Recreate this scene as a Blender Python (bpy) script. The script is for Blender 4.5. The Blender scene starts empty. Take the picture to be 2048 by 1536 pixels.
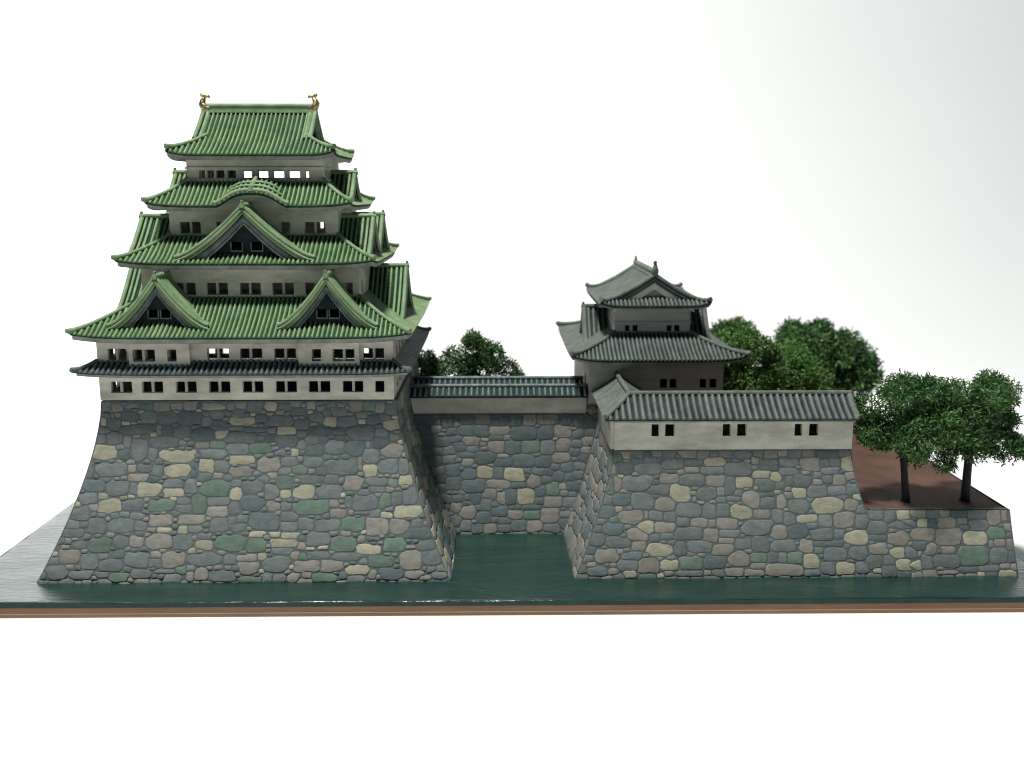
import bpy, math, random
import numpy as np
from mathutils import Vector, Matrix
random.seed(7); rng = np.random.default_rng(7)
K = 0.015                      # metres per modelling unit: the model stands about 36 cm wide
sc = bpy.context.scene; col = sc.collection
V = Vector

# ------------------------------------------------------------------ camera, light, exposure
cam = bpy.data.cameras.new('camera'); co = bpy.data.objects.new('camera', cam); col.objects.link(co)
F = 2000.0
pitch = math.atan(384/F); yaw = math.atan(29/F*math.cos(pitch))
fw = V((math.sin(yaw)*math.cos(pitch), math.cos(yaw)*math.cos(pitch), -math.sin(pitch)))
rt = V((math.cos(yaw), -math.sin(yaw), 0)); up = rt.cross(fw)
m = Matrix((rt, up, -fw)).transposed().to_4x4(); m.translation = V((0, -20, 8.56))*K
co.matrix_world = m
cam.sensor_width = 36; cam.lens = F/2048*36; cam.clip_start = 0.01; cam.clip_end = 20
cam.dof.use_dof = True; cam.dof.focus_distance = 23.2*K; cam.dof.aperture_fstop = 12
sc.camera = co

w = bpy.data.worlds.new('World'); sc.world = w; w.use_nodes = True
bg = w.node_tree.nodes['Background']; bg.inputs[0].default_value = (0.50, 0.85, 1.0, 1); bg.inputs[1].default_value = 0.09

def lamp(name, loc, target, size, energy, color, shape='DISK', size_y=None):
    l = bpy.data.lights.new(name, 'AREA'); l.shape = shape; l.size = size*K; l.energy = energy*K*K; l.color = color
    if size_y: l.size_y = size_y*K
    o = bpy.data.objects.new(name, l); col.objects.link(o)
    o.location = V(loc)*K
    o.rotation_euler = (V(target)-V(loc)).to_track_quat('-Z', 'Y').to_euler()
    return o
KEY = lamp('ceiling_lamp', (-12.5, -12.0, 80), (0, 5.2, 0), 9.0, 92000, (1.0, 0.985, 0.95))
BACK = lamp('backdrop_lamp', (-34, 30, 30), (-20, 52, 22), 16, 9000, (1.0, 0.99, 0.98))
sc.view_settings.view_transform = 'Standard'; sc.view_settings.look = 'None'
sc.view_settings.exposure = 0.0; sc.view_settings.gamma = 1.0
sc.cycles.max_bounces = 8; sc.cycles.filter_width = 1.1

# ------------------------------------------------------------------ materials
def mat(name, c1, c2, scale=3.0, rough=0.75, bump=0.0, bscale=20.0, detail=4, stretch=(1, 1, 1), rnd=0.0, metal=0.0,
        coat=0.0, c3=None, island=False, spec=0.35):
    m = bpy.data.materials.new(name); m.use_nodes = True
    N = m.node_tree.nodes; L = m.node_tree.links
    b = N['Principled BSDF']; b.inputs['Roughness'].default_value = rough; b.inputs['Metallic'].default_value = metal
    b.inputs['Specular IOR Level'].default_value = spec
    b.inputs['Coat Weight'].default_value = coat; b.inputs['Coat Roughness'].default_value = 0.12
    tc = N.new('ShaderNodeTexCoord'); mp = N.new('ShaderNodeMapping')
    mp.inputs['Scale'].default_value = tuple(s/K for s in stretch)
    L.new(tc.outputs['Object'], mp.inputs['Vector'])
    nz = N.new('ShaderNodeTexNoise'); nz.inputs['Scale'].default_value = scale; nz.inputs['Detail'].default_value = detail
    nz.inputs['Roughness'].default_value = 0.65
    L.new(mp.outputs[0], nz.inputs['Vector'])
    rp = N.new('ShaderNodeValToRGB'); e = rp.color_ramp.elements
    e[0].position = 0.32; e[1].position = 0.70
    e[0].color = (*c1, 1); e[1].color = (*c2, 1)
    if c3:
        x = rp.color_ramp.elements.new(0.62); x.color = (*c2, 1); e[-1].color = (*c3, 1); e[-1].position = 0.78
    L.new(nz.outputs['Fac'], rp.inputs[0])
    out = rp.outputs[0]
    if rnd or island:
        hs = N.new('ShaderNodeHueSaturation')
        if island:
            gi = N.new('ShaderNodeNewGeometry'); src = gi.outputs['Random Per Island']
        else:
            oi = N.new('ShaderNodeObjectInfo'); src = oi.outputs['Random']
        mr = N.new('ShaderNodeMapRange'); mr.inputs['To Min'].default_value = 1-(rnd or .4); mr.inputs['To Max'].default_value = 1+(rnd or .4)
        L.new(src, mr.inputs['Value']); L.new(mr.outputs[0], hs.inputs['Value']); L.new(out, hs.inputs['Color']); out = hs.outputs[0]
    L.new(out, b.inputs['Base Color'])
    if bump:
        n2 = N.new('ShaderNodeTexNoise'); n2.inputs['Scale'].default_value = bscale; n2.inputs['Detail'].default_value = 5
        L.new(mp.outputs[0], n2.inputs['Vector'])
        bp = N.new('ShaderNodeBump'); bp.inputs['Strength'].default_value = 1.0; bp.inputs['Distance'].default_value = bump*K
        L.new(n2.outputs['Fac'], bp.inputs['Height']); L.new(bp.outputs[0], b.inputs['Normal'])
    return m

M = {}
M['tile_g'] = mat('green_painted_tile', (.125, .205, .092), (.245, .345, .172), 1.7, .55, .012, 16, rnd=.10, spec=.4)
M['base_g'] = mat('green_roof_valley', (.011, .036, .017), (.034, .082, .038), 3, .9, .01, 18, spec=.08)
M['ridge_g'] = mat('green_painted_ridge', (.125, .205, .105), (.235, .335, .180), 3, .55, .014, 14, rnd=.06)
M['barge_g'] = mat('weathered_gable_board', (.075, .100, .094), (.200, .235, .215), 4, .7, .012, 14)
M['panel_g'] = mat('dark_gable_panel', (.006, .015, .017), (.018, .034, .036), 5, .8, .01, 16)
M['tile_s'] = mat('grey_painted_tile', (.085, .100, .092), (.165, .180, .166), 3, .6, .012, 18, rnd=.10)
M['base_s'] = mat('grey_roof_valley', (.016, .026, .025), (.046, .062, .058), 3, .9, .01, 18, spec=.08)
M['tile_d'] = mat('dark_slate_tile', (.045, .075, .072), (.145, .180, .170), 5, .45, .014, 18, rnd=.12, spec=.5)
M['base_d'] = mat('dark_slate_valley', (.010, .020, .022), (.030, .050, .050), 3, .6, .01, 18, spec=.08)
M['tile_f'] = mat('sage_roof_skin', (.070, .092, .076), (.135, .155, .134), 3.5, .7, .016, 24, c3=(.175, .19, .165))
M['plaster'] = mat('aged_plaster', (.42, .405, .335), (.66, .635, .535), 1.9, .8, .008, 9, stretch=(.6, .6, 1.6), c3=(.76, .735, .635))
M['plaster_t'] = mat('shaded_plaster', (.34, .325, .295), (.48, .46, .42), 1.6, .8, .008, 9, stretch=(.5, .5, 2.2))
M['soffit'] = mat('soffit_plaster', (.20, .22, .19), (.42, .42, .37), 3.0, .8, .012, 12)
M['white_p'] = mat('white_bargeboard', (.46, .47, .43), (.64, .65, .60), 3.0, .8, .01, 12)
M['dark'] = mat('dark_wood', (.010, .012, .016), (.028, .030, .036), 4, .8)
M['mull'] = mat('window_bar_plaster', (.34, .33, .285), (.50, .485, .42), 6, .8)
M['mortar'] = mat('dark_mortar', (.076, .092, .094), (.118, .136, .136), 4, .85, .02, 12)
M['gold'] = mat('gold_leaf', (.30, .22, .10), (.66, .53, .30), 9, .32, .02, 24, metal=1.0)
M['wood'] = mat('wood_edge', (.21, .112, .054), (.31, .172, .092), 1.2, .45, .01, 8, stretch=(.25, 3, 6), spec=.4)
M['wood_l'] = mat('pale_wood_line', (.46, .33, .22), (.60, .44, .31), 2, .45, stretch=(.3, 3, 3))
M['earth'] = mat('brown_earth_paint', (.055, .026, .018), (.112, .052, .034), .9, .75, .02, 30, c3=(.13, .065, .045))
M['bark'] = mat('dark_bark', (.006, .008, .010), (.030, .028, .026), 6, .7, .05, 14, stretch=(3, 3, .6))
M['leaf_a'] = mat('green_foliage', (.016, .066, .016), (.100, .215, .052), 1.4, .6, island=True, rnd=.75)
M['leaf_b'] = mat('dark_green_foliage', (.012, .052, .013), (.075, .175, .040), 1.4, .6, island=True, rnd=.7)
M['leaf_c'] = mat('bright_green_foliage', (.020, .080, .016), (.130, .250, .050), 1.4, .6, island=True, rnd=.7)
def stone_mat(n, a, b): return mat(n, a, b, 4.5, .85, .009, 20, rnd=.13, stretch=(1, 1, 1.8))
SM = {'B': stone_mat('slate_blue_stone', (.104, .126, .124), (.168, .190, .182)),
      'D': stone_mat('dark_teal_stone', (.076, .106, .108), (.124, .156, .154)),
      'S': stone_mat('grey_stone', (.116, .136, .134), (.186, .204, .198)),
      'T': stone_mat('taupe_stone', (.165, .162, .142), (.258, .246, .212)),
      'Y': stone_mat('buff_stone', (.240, .236, .172), (.370, .356, .270)),
      'G': stone_mat('moss_green_stone', (.086, .136, .106), (.142, .204, .156))}

# water: dark green varnished paint with brushed ripples
def water_mat():
    m = mat('dark_green_varnished_water', (.004, .024, .019), (.011, .044, .034), 1.1, .25, .0, 3, stretch=(.28, 1.6, 1), spec=.45, coat=.5, c3=(.040, .095, .080), detail=7)
    N = m.node_tree.nodes; L = m.node_tree.links; b = N['Principled BSDF']; b.inputs['Coat Roughness'].default_value = .16
    tc = N.new('ShaderNodeTexCoord'); mp = N.new('ShaderNodeMapping'); mp.inputs['Scale'].default_value = (.9/K, 3.2/K, 1/K)
    L.new(tc.outputs['Object'], mp.inputs[0])
    n = N.new('ShaderNodeTexNoise'); n.inputs['Scale'].default_value = 2.4; n.inputs['Detail'].default_value = 6; n.inputs['Roughness'].default_value = .55
    L.new(mp.outputs[0], n.inputs['Vector'])
    bp = N.new('ShaderNodeBump'); bp.inputs['Strength'].default_value = 1; bp.inputs['Distance'].default_value = (.022)*K
    L.new(n.outputs['Fac'], bp.inputs['Height']); L.new(bp.outputs[0], b.inputs['Normal']); L.new(bp.outputs[0], b.inputs['Coat Normal'])
    return m
M['water'] = water_mat()
M['edge'] = mat('dark_green_edge_paint', (.006, .024, .022), (.014, .045, .038), 2, .5, .01, 10)
M['paper'] = mat('white_paper', (.84, .845, .845), (.87, .87, .87), .05, .8)

# ------------------------------------------------------------------ mesh helpers
class MB:
    def __init__(s): s.v = []; s.f = []
    def grid(s, rows, close=False):
        b = len(s.v); n = len(rows[0])
        for r in rows: s.v.extend(r)
        for i in range(len(rows)-1):
            for j in range(n if close else n-1):
                k = (j+1) % n
                s.f.append((b+i*n+j, b+i*n+k, b+(i+1)*n+k, b+(i+1)*n+j))
    def poly(s, pts):
        b = len(s.v); s.v.extend(pts); s.f.append(tuple(range(b, b+len(pts))))
    def box(s, x0, x1, y0, y1, z0, z1):
        b = len(s.v)
        s.v += [V((x, y, z)) for z in (z0, z1) for x, y in ((x0, y0), (x1, y0), (x1, y1), (x0, y1))]
        s.f += [tuple(b+i for i in q) for q in ((3, 2, 1, 0), (4, 5, 6, 7), (0, 1, 5, 4), (1, 2, 6, 5), (2, 3, 7, 6), (3, 0, 4, 7))]
    def tube(s, pts, r, n=8, cap=True, flat=1.0, upv=V((0, 0, 1))):
        rows = []
        if not hasattr(r, '__len__'): r = [r]*len(pts)
        for i, p in enumerate(pts):
            t = (pts[min(i+1, len(pts)-1)]-pts[max(i-1, 0)]).normalized()
            a = t.cross(upv)
            a = a.normalized() if a.length > 1e-4 else V((1, 0, 0))
            b = a.cross(t).normalized()
            rows.append([p+a*math.cos(2*math.pi*j/n)*r[i]+b*math.sin(2*math.pi*j/n)*r[i]*flat for j in range(n)])
        s.grid(rows, True)
        if cap: s.poly(rows[0][::-1]); s.poly(rows[-1])
    def build(s, name, m, parent=None, smooth=False, flats=None):
        me = bpy.data.meshes.new(name); og = origin(parent)
        me.from_pydata([tuple(p-og) for p in s.v], [], s.f)
        if smooth: me.polygons.foreach_set('use_smooth', [True]*len(me.polygons))
        me.materials.append(m); me.update()
        o = bpy.data.objects.new(name, me); col.objects.link(o)
        if parent is not None: o.parent = parent
        return o
def origin(p):
    o = V((0, 0, 0))
    while p is not None: o = o+p.location; p = p.parent
    return o
def thing(name, label, cat, loc, group=None):
    o = bpy.data.objects.new(name, None); col.objects.link(o); o.location = V(loc)
    o.empty_display_size = .01; o['label'] = label; o['category'] = cat; o['kind'] = 'thing'
    if group: o['group'] = group
    return o
def stuff(o): o['kind'] = 'stuff'; return o
def structure(o): o['kind'] = 'structure'; return o

def rib_mesh(mb, pts, A, wd, ht, n=4, cap=True):
    """half-round tile row along pts, A = unit vector across"""
    rows = []
    for i, p in enumerate(pts):
        t = (pts[min(i+1, len(pts)-1)]-pts[max(i-1, 0)]).normalized()
        nrm = A.cross(t)
        if nrm.z < 0: nrm = -nrm
        rows.append([p+A*(-math.cos(math.pi*j/n)*wd/2)+nrm*(math.sin(math.pi*j/n)*ht) for j in range(n+1)])
    mb.grid(rows)
    if cap: mb.poly(rows[0][::-1])

# ------------------------------------------------------------------ roofs
SIDES = {'f': (V((1, 0, 0)), V((0, 1, 0))), 'b': (V((1, 0, 0)), V((0, -1, 0))), 'l': (V((0, 1, 0)), V((1, 0, 0))), 'r': (V((0, 1, 0)), V((-1, 0, 0)))}
class Side:
    """one slope of a hipped roof: a runs along the eave, p inward from the eave"""
    def __init__(s, key, out, inn, ze, zt, k=.35, lift=.08, bump=None, pe=7):
        s.A, s.D = SIDES[key]; X0, X1, Y0, Y1 = out; x0, x1, y0, y1 = inn
        if key in 'fb': s.a0, s.a1, s.i0, s.i1 = X0, X1, x0, x1; s.base = Y0 if key == 'f' else Y1; s.dep = (y0-Y0) if key == 'f' else (Y1-y1)
        else: s.a0, s.a1, s.i0, s.i1 = Y0, Y1, y0, y1; s.base = X0 if key == 'l' else X1; s.dep = (x0-X0) if key == 'l' else (X1-x1)
        s.key, s.ze, s.zt, s.k, s.lift, s.bump, s.pe = key, ze, zt, k, lift, bump, pe
    def lim(s, p):
        q = p/s.dep; return s.a0+(s.i0-s.a0)*q, s.a1+(s.i1-s.a1)*q
    def z(s, a, p):
        q = min(1, max(0, p/s.dep)); l0, l1 = s.lim(p); t = min(1, max(0, (a-l0)/(l1-l0)))
        z = s.ze+(s.zt-s.ze)*((1-s.k)*q+s.k*q*q)+s.lift*abs(2*t-1)**s.pe*(1-q)**2
        if s.bump:
            zb = s.bump(a)
            if zb is not None: z = max(z, zb+(.62*q-.30*q*q if zb > s.ze else 0))
        return z
    def pt(s, a, p, dz=0.0):
        v = s.A*a+s.D*p; z = s.z(a, p)+dz
        if s.key in 'fb': v.y += s.base
        else: v.x += s.base
        v.z = z; return v
    def grid(s, mb, na, npp, dz=0.0, p0=0.0, p1=None):
        p1 = s.dep if p1 is None else p1; rows = []
        for i in range(npp+1):
            p = p0+(p1-p0)*i/npp; l0, l1 = s.lim(p)
            rows.append([s.pt(l0+(l1-l0)*j/na, p, dz) for j in range(na+1)])
        mb.grid(rows)
    def fascia(s, mb, na, h, p=0.0, dz=0.0):
        l0, l1 = s.lim(p); r = [s.pt(l0+(l1-l0)*j/na, p, dz) for j in range(na+1)]
        mb.grid([r, [q-V((0, 0, h)) for q in r]])
    def rib_path(s, a, n=7):
        pm = s.dep
        if a < s.i0: pm = min(pm, s.dep*(a-s.a0)/(s.i0-s.a0))
        if a > s.i1: pm = min(pm, s.dep*(s.a1-a)/(s.a1-s.i1))
        if pm < .05: return None
        jit = random.uniform(-.006, .006)
        return [s.pt(a, -.035+(pm+.035)*i/(n-1)) + s.A*jit*math.sin(i) for i in range(n)]

def hip_roof(th, out, inn, ze, zt, mats, sp=.107, k=.35, lift=.09, bump=None, fh=.05, sof=.10, rw=.056, rh=.041, name='roof', ribs='f',
             side_ribs='lrb', skin=None, hips=True, hipr=.055, sides='fblr', na=28):
    tile, base, ridge, soffit = mats
    S = {q: Side(q, out, inn, ze, zt, k, lift, bump if q == 'f' else None) for q in 'fblr'}
    mb = MB()
    for q in sides:
        n = na*3 if (q == 'f' and bump) else na
        S[q].grid(mb, n, 8); S[q].fascia(mb, n, fh)
    roof = mb.build(name, base, th, True)
    if skin:
        s = S[skin[0]]; mb = MB(); s.grid(mb, na, 8, .012); mb.build('roof_skin', skin[1], roof, True); mb = MB(); n = int((s.a1-s.a0)/.13)
        for i in range(1, n):
            pth = s.rib_path(s.a0+(s.a1-s.a0)*i/n)
            if pth: rib_mesh(mb, pth, s.A, .07, .028, 3)
        stuff(mb.build('tiling', skin[1], roof, True))
    # plaster eave below the tiles
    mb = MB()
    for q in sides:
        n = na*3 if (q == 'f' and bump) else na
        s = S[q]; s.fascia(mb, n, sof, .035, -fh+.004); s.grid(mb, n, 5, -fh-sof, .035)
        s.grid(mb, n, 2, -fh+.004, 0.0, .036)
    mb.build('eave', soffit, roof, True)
    def ribs_of(q):
        s = S[q]; n = int((s.a1-s.a0-.06)/sp); st = (s.a1-s.a0)/(n+1)
        for i in range(1, n+1):
            pth = s.rib_path(s.a0+st*i)
            if pth: yield s, pth
    for q in ribs:
        for s, pth in ribs_of(q):
            r = MB(); rib_mesh(r, pth, s.A, rw*random.uniform(.92, 1.08), rh)
            r.build('tile_row', tile, roof, True)
    r = MB()
    for q in side_ribs:
        for s, pth in ribs_of(q): rib_mesh(r, pth, s.A, rw*.9, rh*.62, 3)
    if r.v: stuff(r.build('tiling', tile, roof, True))
    if hips:
        for q, e in (('f', 0), ('f', 1), ('b', 0), ('b', 1)):
            s = S[q]; pts = []
            for i in range(8):
                p = s.dep*(1-i/7.0)-.02*(i == 7); pts.append(s.pt(s.lim(p)[e], p, .035))
            h = MB(); h.tube(pts, [hipr*.9]*6+[hipr*1.05, hipr*1.15], 8)
            e2 = pts[-1]-pts[-2]; h.tube([pts[-1]-e2*.25, pts[-1]+e2.normalized()*.05+V((0, 0, .035))], [hipr*1.25, hipr*.9], 8)
            h.build('hip_ridge', ridge, roof, True)
    return roof, S

def prof(h, za, zf, n=12, ex=1.45):
    """gable outline left foot - apex - right foot, (a, z)"""
    R = [(h*i/n, zf+(za-zf)*(1-i/n)**ex) for i in range(n+1)]
    return [(-a, z) for a, z in R[::-1]]+R[1:]
def band(mb, P, A, D, O, o0, o1, d0, d1, zm=-9):
    f = lambda a, z, d: O+A*a+D*d+V((0, 0, max(z, zm)))
    r = [[f(a, z+o0, d0) for a, z in P], [f(a, z+o1, d0) for a, z in P], [f(a, z+o1, d1) for a, z in P], [f(a, z+o0, d1) for a, z in P]]
    mb.grid(r+[r[0]])
    mb.poly([q[0] for q in r]); mb.poly([q[-1] for q in r][::-1])
def gable_face(mb, P, A, D, O, d, zf, dz, holes):
    f = lambda a, z: O+A*a+D*d+V((0, 0, z))
    xs = sorted(set([a for a, _ in P]+[h[0] for h in holes]+[h[1] for h in holes]))
    pz = lambda a: float(np.interp(a, [q[0] for q in P], [q[1] for q in P]))+dz
    for a, b in zip(xs, xs[1:]):
        za, zb = max(zf, pz(a)), max(zf, pz(b)); mid = (a+b)/2
        h = [q for q in holes if q[0] <= mid <= q[1]]
        if h:
            _, _, h0, h1 = h[0]
            mb.poly([f(a, zf), f(b, zf), f(b, h0), f(a, h0)]); mb.poly([f(a, h1), f(b, h1), f(b, zb), f(a, za)])
            mb.poly([f(a, h0), f(b, h0), f(b, h0)-D*.06, f(a, h0)-D*.06]); mb.poly([f(a, h1)-D*.06, f(b, h1)-D*.06, f(b, h1), f(a, h1)])
        elif max(za, zb) > zf+1e-4: mb.poly([f(a, zf), f(b, zf), f(b, zb), f(a, za)])
def gable(th, q, c, d_out, d_in, h, za, zf, mats, windows=None, ex=1.45, verges=3, zcut=None, bb=.17, vr=.05, sp=.11, rr=.06, verge_out=.18):
    """dormer gable; q side, c centre along it, d_out/d_in coordinates of its face and of its inner end on the outward axis"""
    tile, base, ridge, barge, panel = mats
    A, Di = SIDES[q]; D = -Di; O = A*c; so = 1 if (D.x+D.y) > 0 else -1
    d0 = d_out*so; d1 = d_in*so; dv = d0+verge_out
    P = prof(h, za, zf, 12, ex); f = lambda a, z, d: O+A*a+D*d+V((0, 0, z))
    mb = MB(); band(mb, P, A, D, O, 0, -.05, d1, dv); g = mb.build('gable', base, th, True)
    for i in range(verges):
        rad = vr*(1.1 if i == 0 else .72); d = dv-.045-i*.115
        t = MB(); t.tube([f(a, z+rad*.75, d) for a, z in P], rad, 7, flat=.9); t.build('verge_tile', ridge, g, True)
    for i in range(2):
        t = MB(); t.tube([f(a*(1-.012*i), z-.045-.065*i, dv-.012-.02*i) for a, z in P], vr*.70, 6); t.build('verge_tile', tile, g, True)
    r = MB(); d = dv-.045-verges*.115-.02
    half = len(P)//2
    while d > d1+.05:
        for seg in (P[:half+1], P[half:]): rib_mesh(r, [f(a, z, d) for a, z in seg], D, .06, .035, 3, False)
        d -= sp
    if r.v: stuff(r.build('tiling', tile, g, True))
    b = MB(); band(b, [(a*.985, z) for a, z in P], A, D, O, -.14, -.14-bb*.95, dv-.13, dv-.07, zf-.07); band(b, [(a*.975, z) for a, z in P], A, D, O, -.14-bb*.95, -.14-bb*1.2, dv-.13, dv-.05, zf-.07)
    b.build('barge_board', barge, g, True)
    holes = windows or []
    pm = MB(); gable_face(pm, P, A, D, O, d0-.06, zcut if zcut else zf-.25, -.06, holes); pm.build('gable_panel', panel, g)
    for a0, a1, z0, z1 in holes:
        wv = MB()
        for x0, x1, y0, y1 in ((a0-.02, a1+.02, z0-.03, z0), (a0-.02, a0, z0, z1), (a1, a1+.02, z0, z1)):
            p0, p1 = f(x0, y0, d0-.05), f(x1, y1, d0+.0)
            wv.box(min(p0.x, p1.x), max(p0.x, p1.x), min(p0.y, p1.y), max(p0.y, p1.y), y0, y1)
        wv.build('window', barge, g)
    t = MB(); t.tube([f(0, za+rr*.8, d1), f(0, za+rr*.8, dv-.03)], rr, 8); t.build('ridge', ridge, g, True)
    t = MB(); t.tube([f(0, za+rr*.6, dv-.06), f(0, za+rr*.7, dv+.03)], [rr*1.1, rr*1.0], 8); t.tube([f(0, za+rr*.5, dv-.03), f(0, za+rr*2.6, dv-.02)], [rr*.7, rr*.6], 6, upv=V((1, .1, 0)))
    t.build('ridge_end', ridge, g, True)
    return g

def irimoya(th, swap, U0, U1, V0, V1, qd, ze, zr, gu0, gu1, mats, sp, k, lift, fh, sof, rw, rh, gm, ribs_front=True, rib_long='01', rib_end='01', p1=None, gbb=.18,
            indiv_long=(0,), indiv_end=(), vr=.05, ridge_h=.10, panel_in=.16, skin=None):
    """hip-and-gable roof, ridge along u"""
    tile, base, ridge, soffit = mats; barge, panel = gm
    W = (lambda u, v, z: V((v, u, z))) if swap else (lambda u, v, z: V((u, v, z)))
    Pm = (V1-V0)/2; vc = (V0+V1)/2; p1 = p1 or qd
    zp = lambda p: ze+(zr-ze)*((1-k)*(p/Pm)+k*(p/Pm)**2)
    def longpt(side, u, p, dz=0):
        z = zp(p)
        if p < p1:
            l0 = U0+p*qd/p1; l1 = U1-p*qd/p1; t = min(1, max(0, (u-l0)/(l1-l0))); z += lift*abs(2*t-1)**9*(1-p/p1)**2
        return W(u, V0+p if side == 0 else V1-p, z+dz)
    def endpt(side, v, q, dz=0):
        p = q*p1/qd; z = zp(p); l0 = V0+p; l1 = V1-p; t = min(1, max(0, (v-l0)/(l1-l0))); z += lift*abs(2*t-1)**7*(1-q/qd)**2
        return W(U0+q if side == 0 else U1-q, v, z+dz)
    mb = MB(); sb = MB()
    for s in (0, 1):
        for mbx, dz, a in ((mb, 0, 0), (sb, -fh-sof, .03)):
            mbx.grid([[longpt(s, (U0+p*qd/p1)+(U1-U0-2*p*qd/p1)*j/30, p, dz) for j in range(31)] for p in [a+(p1-a)*i/4 for i in range(5)]])
            mbx.grid([[endpt(s, (V0+q*p1/qd)+(V1-V0-2*q*p1/qd)*j/24, q, dz) for j in range(25)] for q in [a+(qd-a)*i/4 for i in range(5)]])
        for rows, mbx, h, dz in (([longpt(s, U0+(U1-U0)*j/30, 0) for j in range(31)], mb, fh, 0), ([endpt(s, V0+(V1-V0)*j/24, 0) for j in range(25)], mb, fh, 0),
                             ([longpt(s, U0+.03+(U1-U0-.06)*j/30, .03, -fh+.004) for j in range(31)], sb, sof, 0), ([endpt(s, V0+.03+(V1-V0-.06)*j/24, .03, -fh+.004) for j in range(25)], sb, sof, 0)):
            mbx.grid([rows, [r-V((0, 0, h)) for r in rows]])
        up_ = [[longpt(s, gu0+(gu1-gu0)*j/10, p) for j in range(11)] for p in [p1*.8+(Pm-p1*.8)*i/8 for i in range(9)]]
        mb.grid(up_); mb.grid([[r-V((0, 0, .06)) for r in row] for row in up_])
        for e in (0, -1): mb.grid([[row[e] for row in up_], [row[e]-V((0, 0, .06)) for row in up_]])
    roof = mb.build('roof', base, th, True)
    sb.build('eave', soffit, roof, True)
    if skin:
        mb = MB(); ps = [p1*i/3 for i in range(4)]
        mb.grid([[longpt(0, (U0+p*qd/p1)+(U1-U0-2*p*qd/p1)*j/30, p, .010) for j in range(31)] for p in ps])
        mb.grid([[longpt(0, gu0+(gu1-gu0)*j/10, p, .012) for j in range(11)] for p in [p1*.9+(Pm-p1*.9)*i/8 for i in range(9)]]); mb.build('roof_skin', skin, roof, True)
        mb = MB(); n = int((U1-U0)/.13)
        for i in range(1, n):
            u = U0+(U1-U0)*i/n; pm = Pm-.03 if gu0+.08 <= u <= gu1-.08 else min(p1, min(u-U0, U1-u)*p1/qd)
            if pm > .06: rib_mesh(mb, [longpt(0, u, pm*j/8) for j in range(9)], W(1, 0, 0)-W(0, 0, 0), .07, .030, 3)
        stuff(mb.build('tiling', skin, roof, True))
    Au = W(1, 0, 0)-W(0, 0, 0); Av = W(0, 1, 0)-W(0, 0, 0)
    mm = MB()
    for s in (0, 1):
        if str(s) in rib_long:
            n = int((U1-U0)/sp); st = (U1-U0)/n
            for i in range(1, n):
                u = U0+st*i; pm = Pm-.03 if gu0+.08 <= u <= gu1-.08 else min(p1, min(u-U0, U1-u)*p1/qd)
                if pm < .06: continue
                pts = [longpt(s, u, -.03+(pm+.03)*j/9 if True else 0) for j in range(10)]
                pts[0].z = longpt(s, u, 0).z-.01
                if s in indiv_long: r = MB(); rib_mesh(r, pts, Au, rw*random.uniform(.92, 1.08), rh); r.build('tile_row', tile, roof, True)
                else: rib_mesh(mm, pts, Au, rw, rh, 3)
        if str(s) in rib_end:
            n = int((V1-V0)/sp); st = (V1-V0)/n
            for i in range(1, n):
                v = V0+st*i; qm = min(qd, min(v-V0, V1-v)*qd/p1)
                if qm < .06: continue
                pts = [endpt(s, v, -.03+(qm+.03)*j/5) for j in range(6)]; pts[0].z = endpt(s, v, 0).z-.01
                if s in indiv_end: r = MB(); rib_mesh(r, pts, Av, rw*random.uniform(.92, 1.08), rh); r.build('tile_row', tile, roof, True)
                else: rib_mesh(mm, pts, Av, rw, rh, 3)
    if mm.v: stuff(mm.build('tiling', tile, roof, True))
    for s in (0, 1):
        for e in (0, 1):   # corner ridges
            pts = []
            for i in range(6):
                p = p1*1.05*(1-i/5); u = U0+p*qd/p1 if e == 0 else U1-p*qd/p1; pts.append(longpt(s, u, p, .04))
            pts[-1] = pts[-1]+V((0, 0, .03))
            h = MB(); h.tube(pts, [vr]*4+[vr*1.15, vr*1.3], 8); h.build('hip_ridge', ridge, roof, True)
    for e, (g, du) in enumerate(((gu0, 1), (gu1, -1))):   # verges, bargeboards and gable walls
        def prf(du_, dz): return [longpt(0, g+du_*du, p1*.85+(Pm-p1*.85)*i/10, dz) for i in range(11)]+[longpt(1, g+du_*du, p1*.85+(Pm-p1*.85)*(9-i)/10, dz) for i in range(10)]
        for j in range(2):
            t = MB(); t.tube(prf(.03+.12*j, .035), vr*(1.1 if j == 0 else .9), 7); t.build('verge_tile', ridge, roof, True)
        for j in range(2):
            t = MB(); t.tube(prf(.03+.03*j, -.075-.075*j), vr*.62, 6); t.build('verge_tile', tile, roof, True)
        b = MB(); bo = -.17; r0, r1, r2, r3 = prf(.06, bo), prf(.06, bo-gbb), prf(.13, bo-gbb), prf(.13, bo)
        b.grid([r0, r1, r2, r3, r0]); b.build('barge_board', barge, roof, True)
        gw = MB(); top = prf(panel_in, -.06); zb = zp(p1*.6)
        for a, c in zip(top, top[1:]): gw.poly([V((a.x, a.y, zb)), V((c.x, c.y, zb)), c, a])
        gw.build('gable_panel', panel, roof)
    rb = MB(); z0 = zr-.02
    for hw, zz0, zz1 in ((.10, z0, z0+ridge_h*.6), (.055, z0+ridge_h*.6, z0+ridge_h+.03)):
        r = [W(gu0, vc-hw, zz0), W(gu0, vc-hw*.9, zz1), W(gu0, vc+hw*.9, zz1), W(gu0, vc+hw, zz0)]; r2 = [W(gu1, vc-hw, zz0), W(gu1, vc-hw*.9, zz1), W(gu1, vc+hw*.9, zz1), W(gu1, vc+hw, zz0)]
        rb.grid([r, r2], True); rb.poly(r[::-1]); rb.poly(r2)
    ct = MB(); ct.tube([W(gu0-.01, vc, z0+ridge_h+.06), W(gu1+.01, vc, z0+ridge_h+.06)], .068, 10); ct.build('ridge_cap', ridge, roof, True)
    rb.build('ridge', ridge, roof)
    return roof

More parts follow.
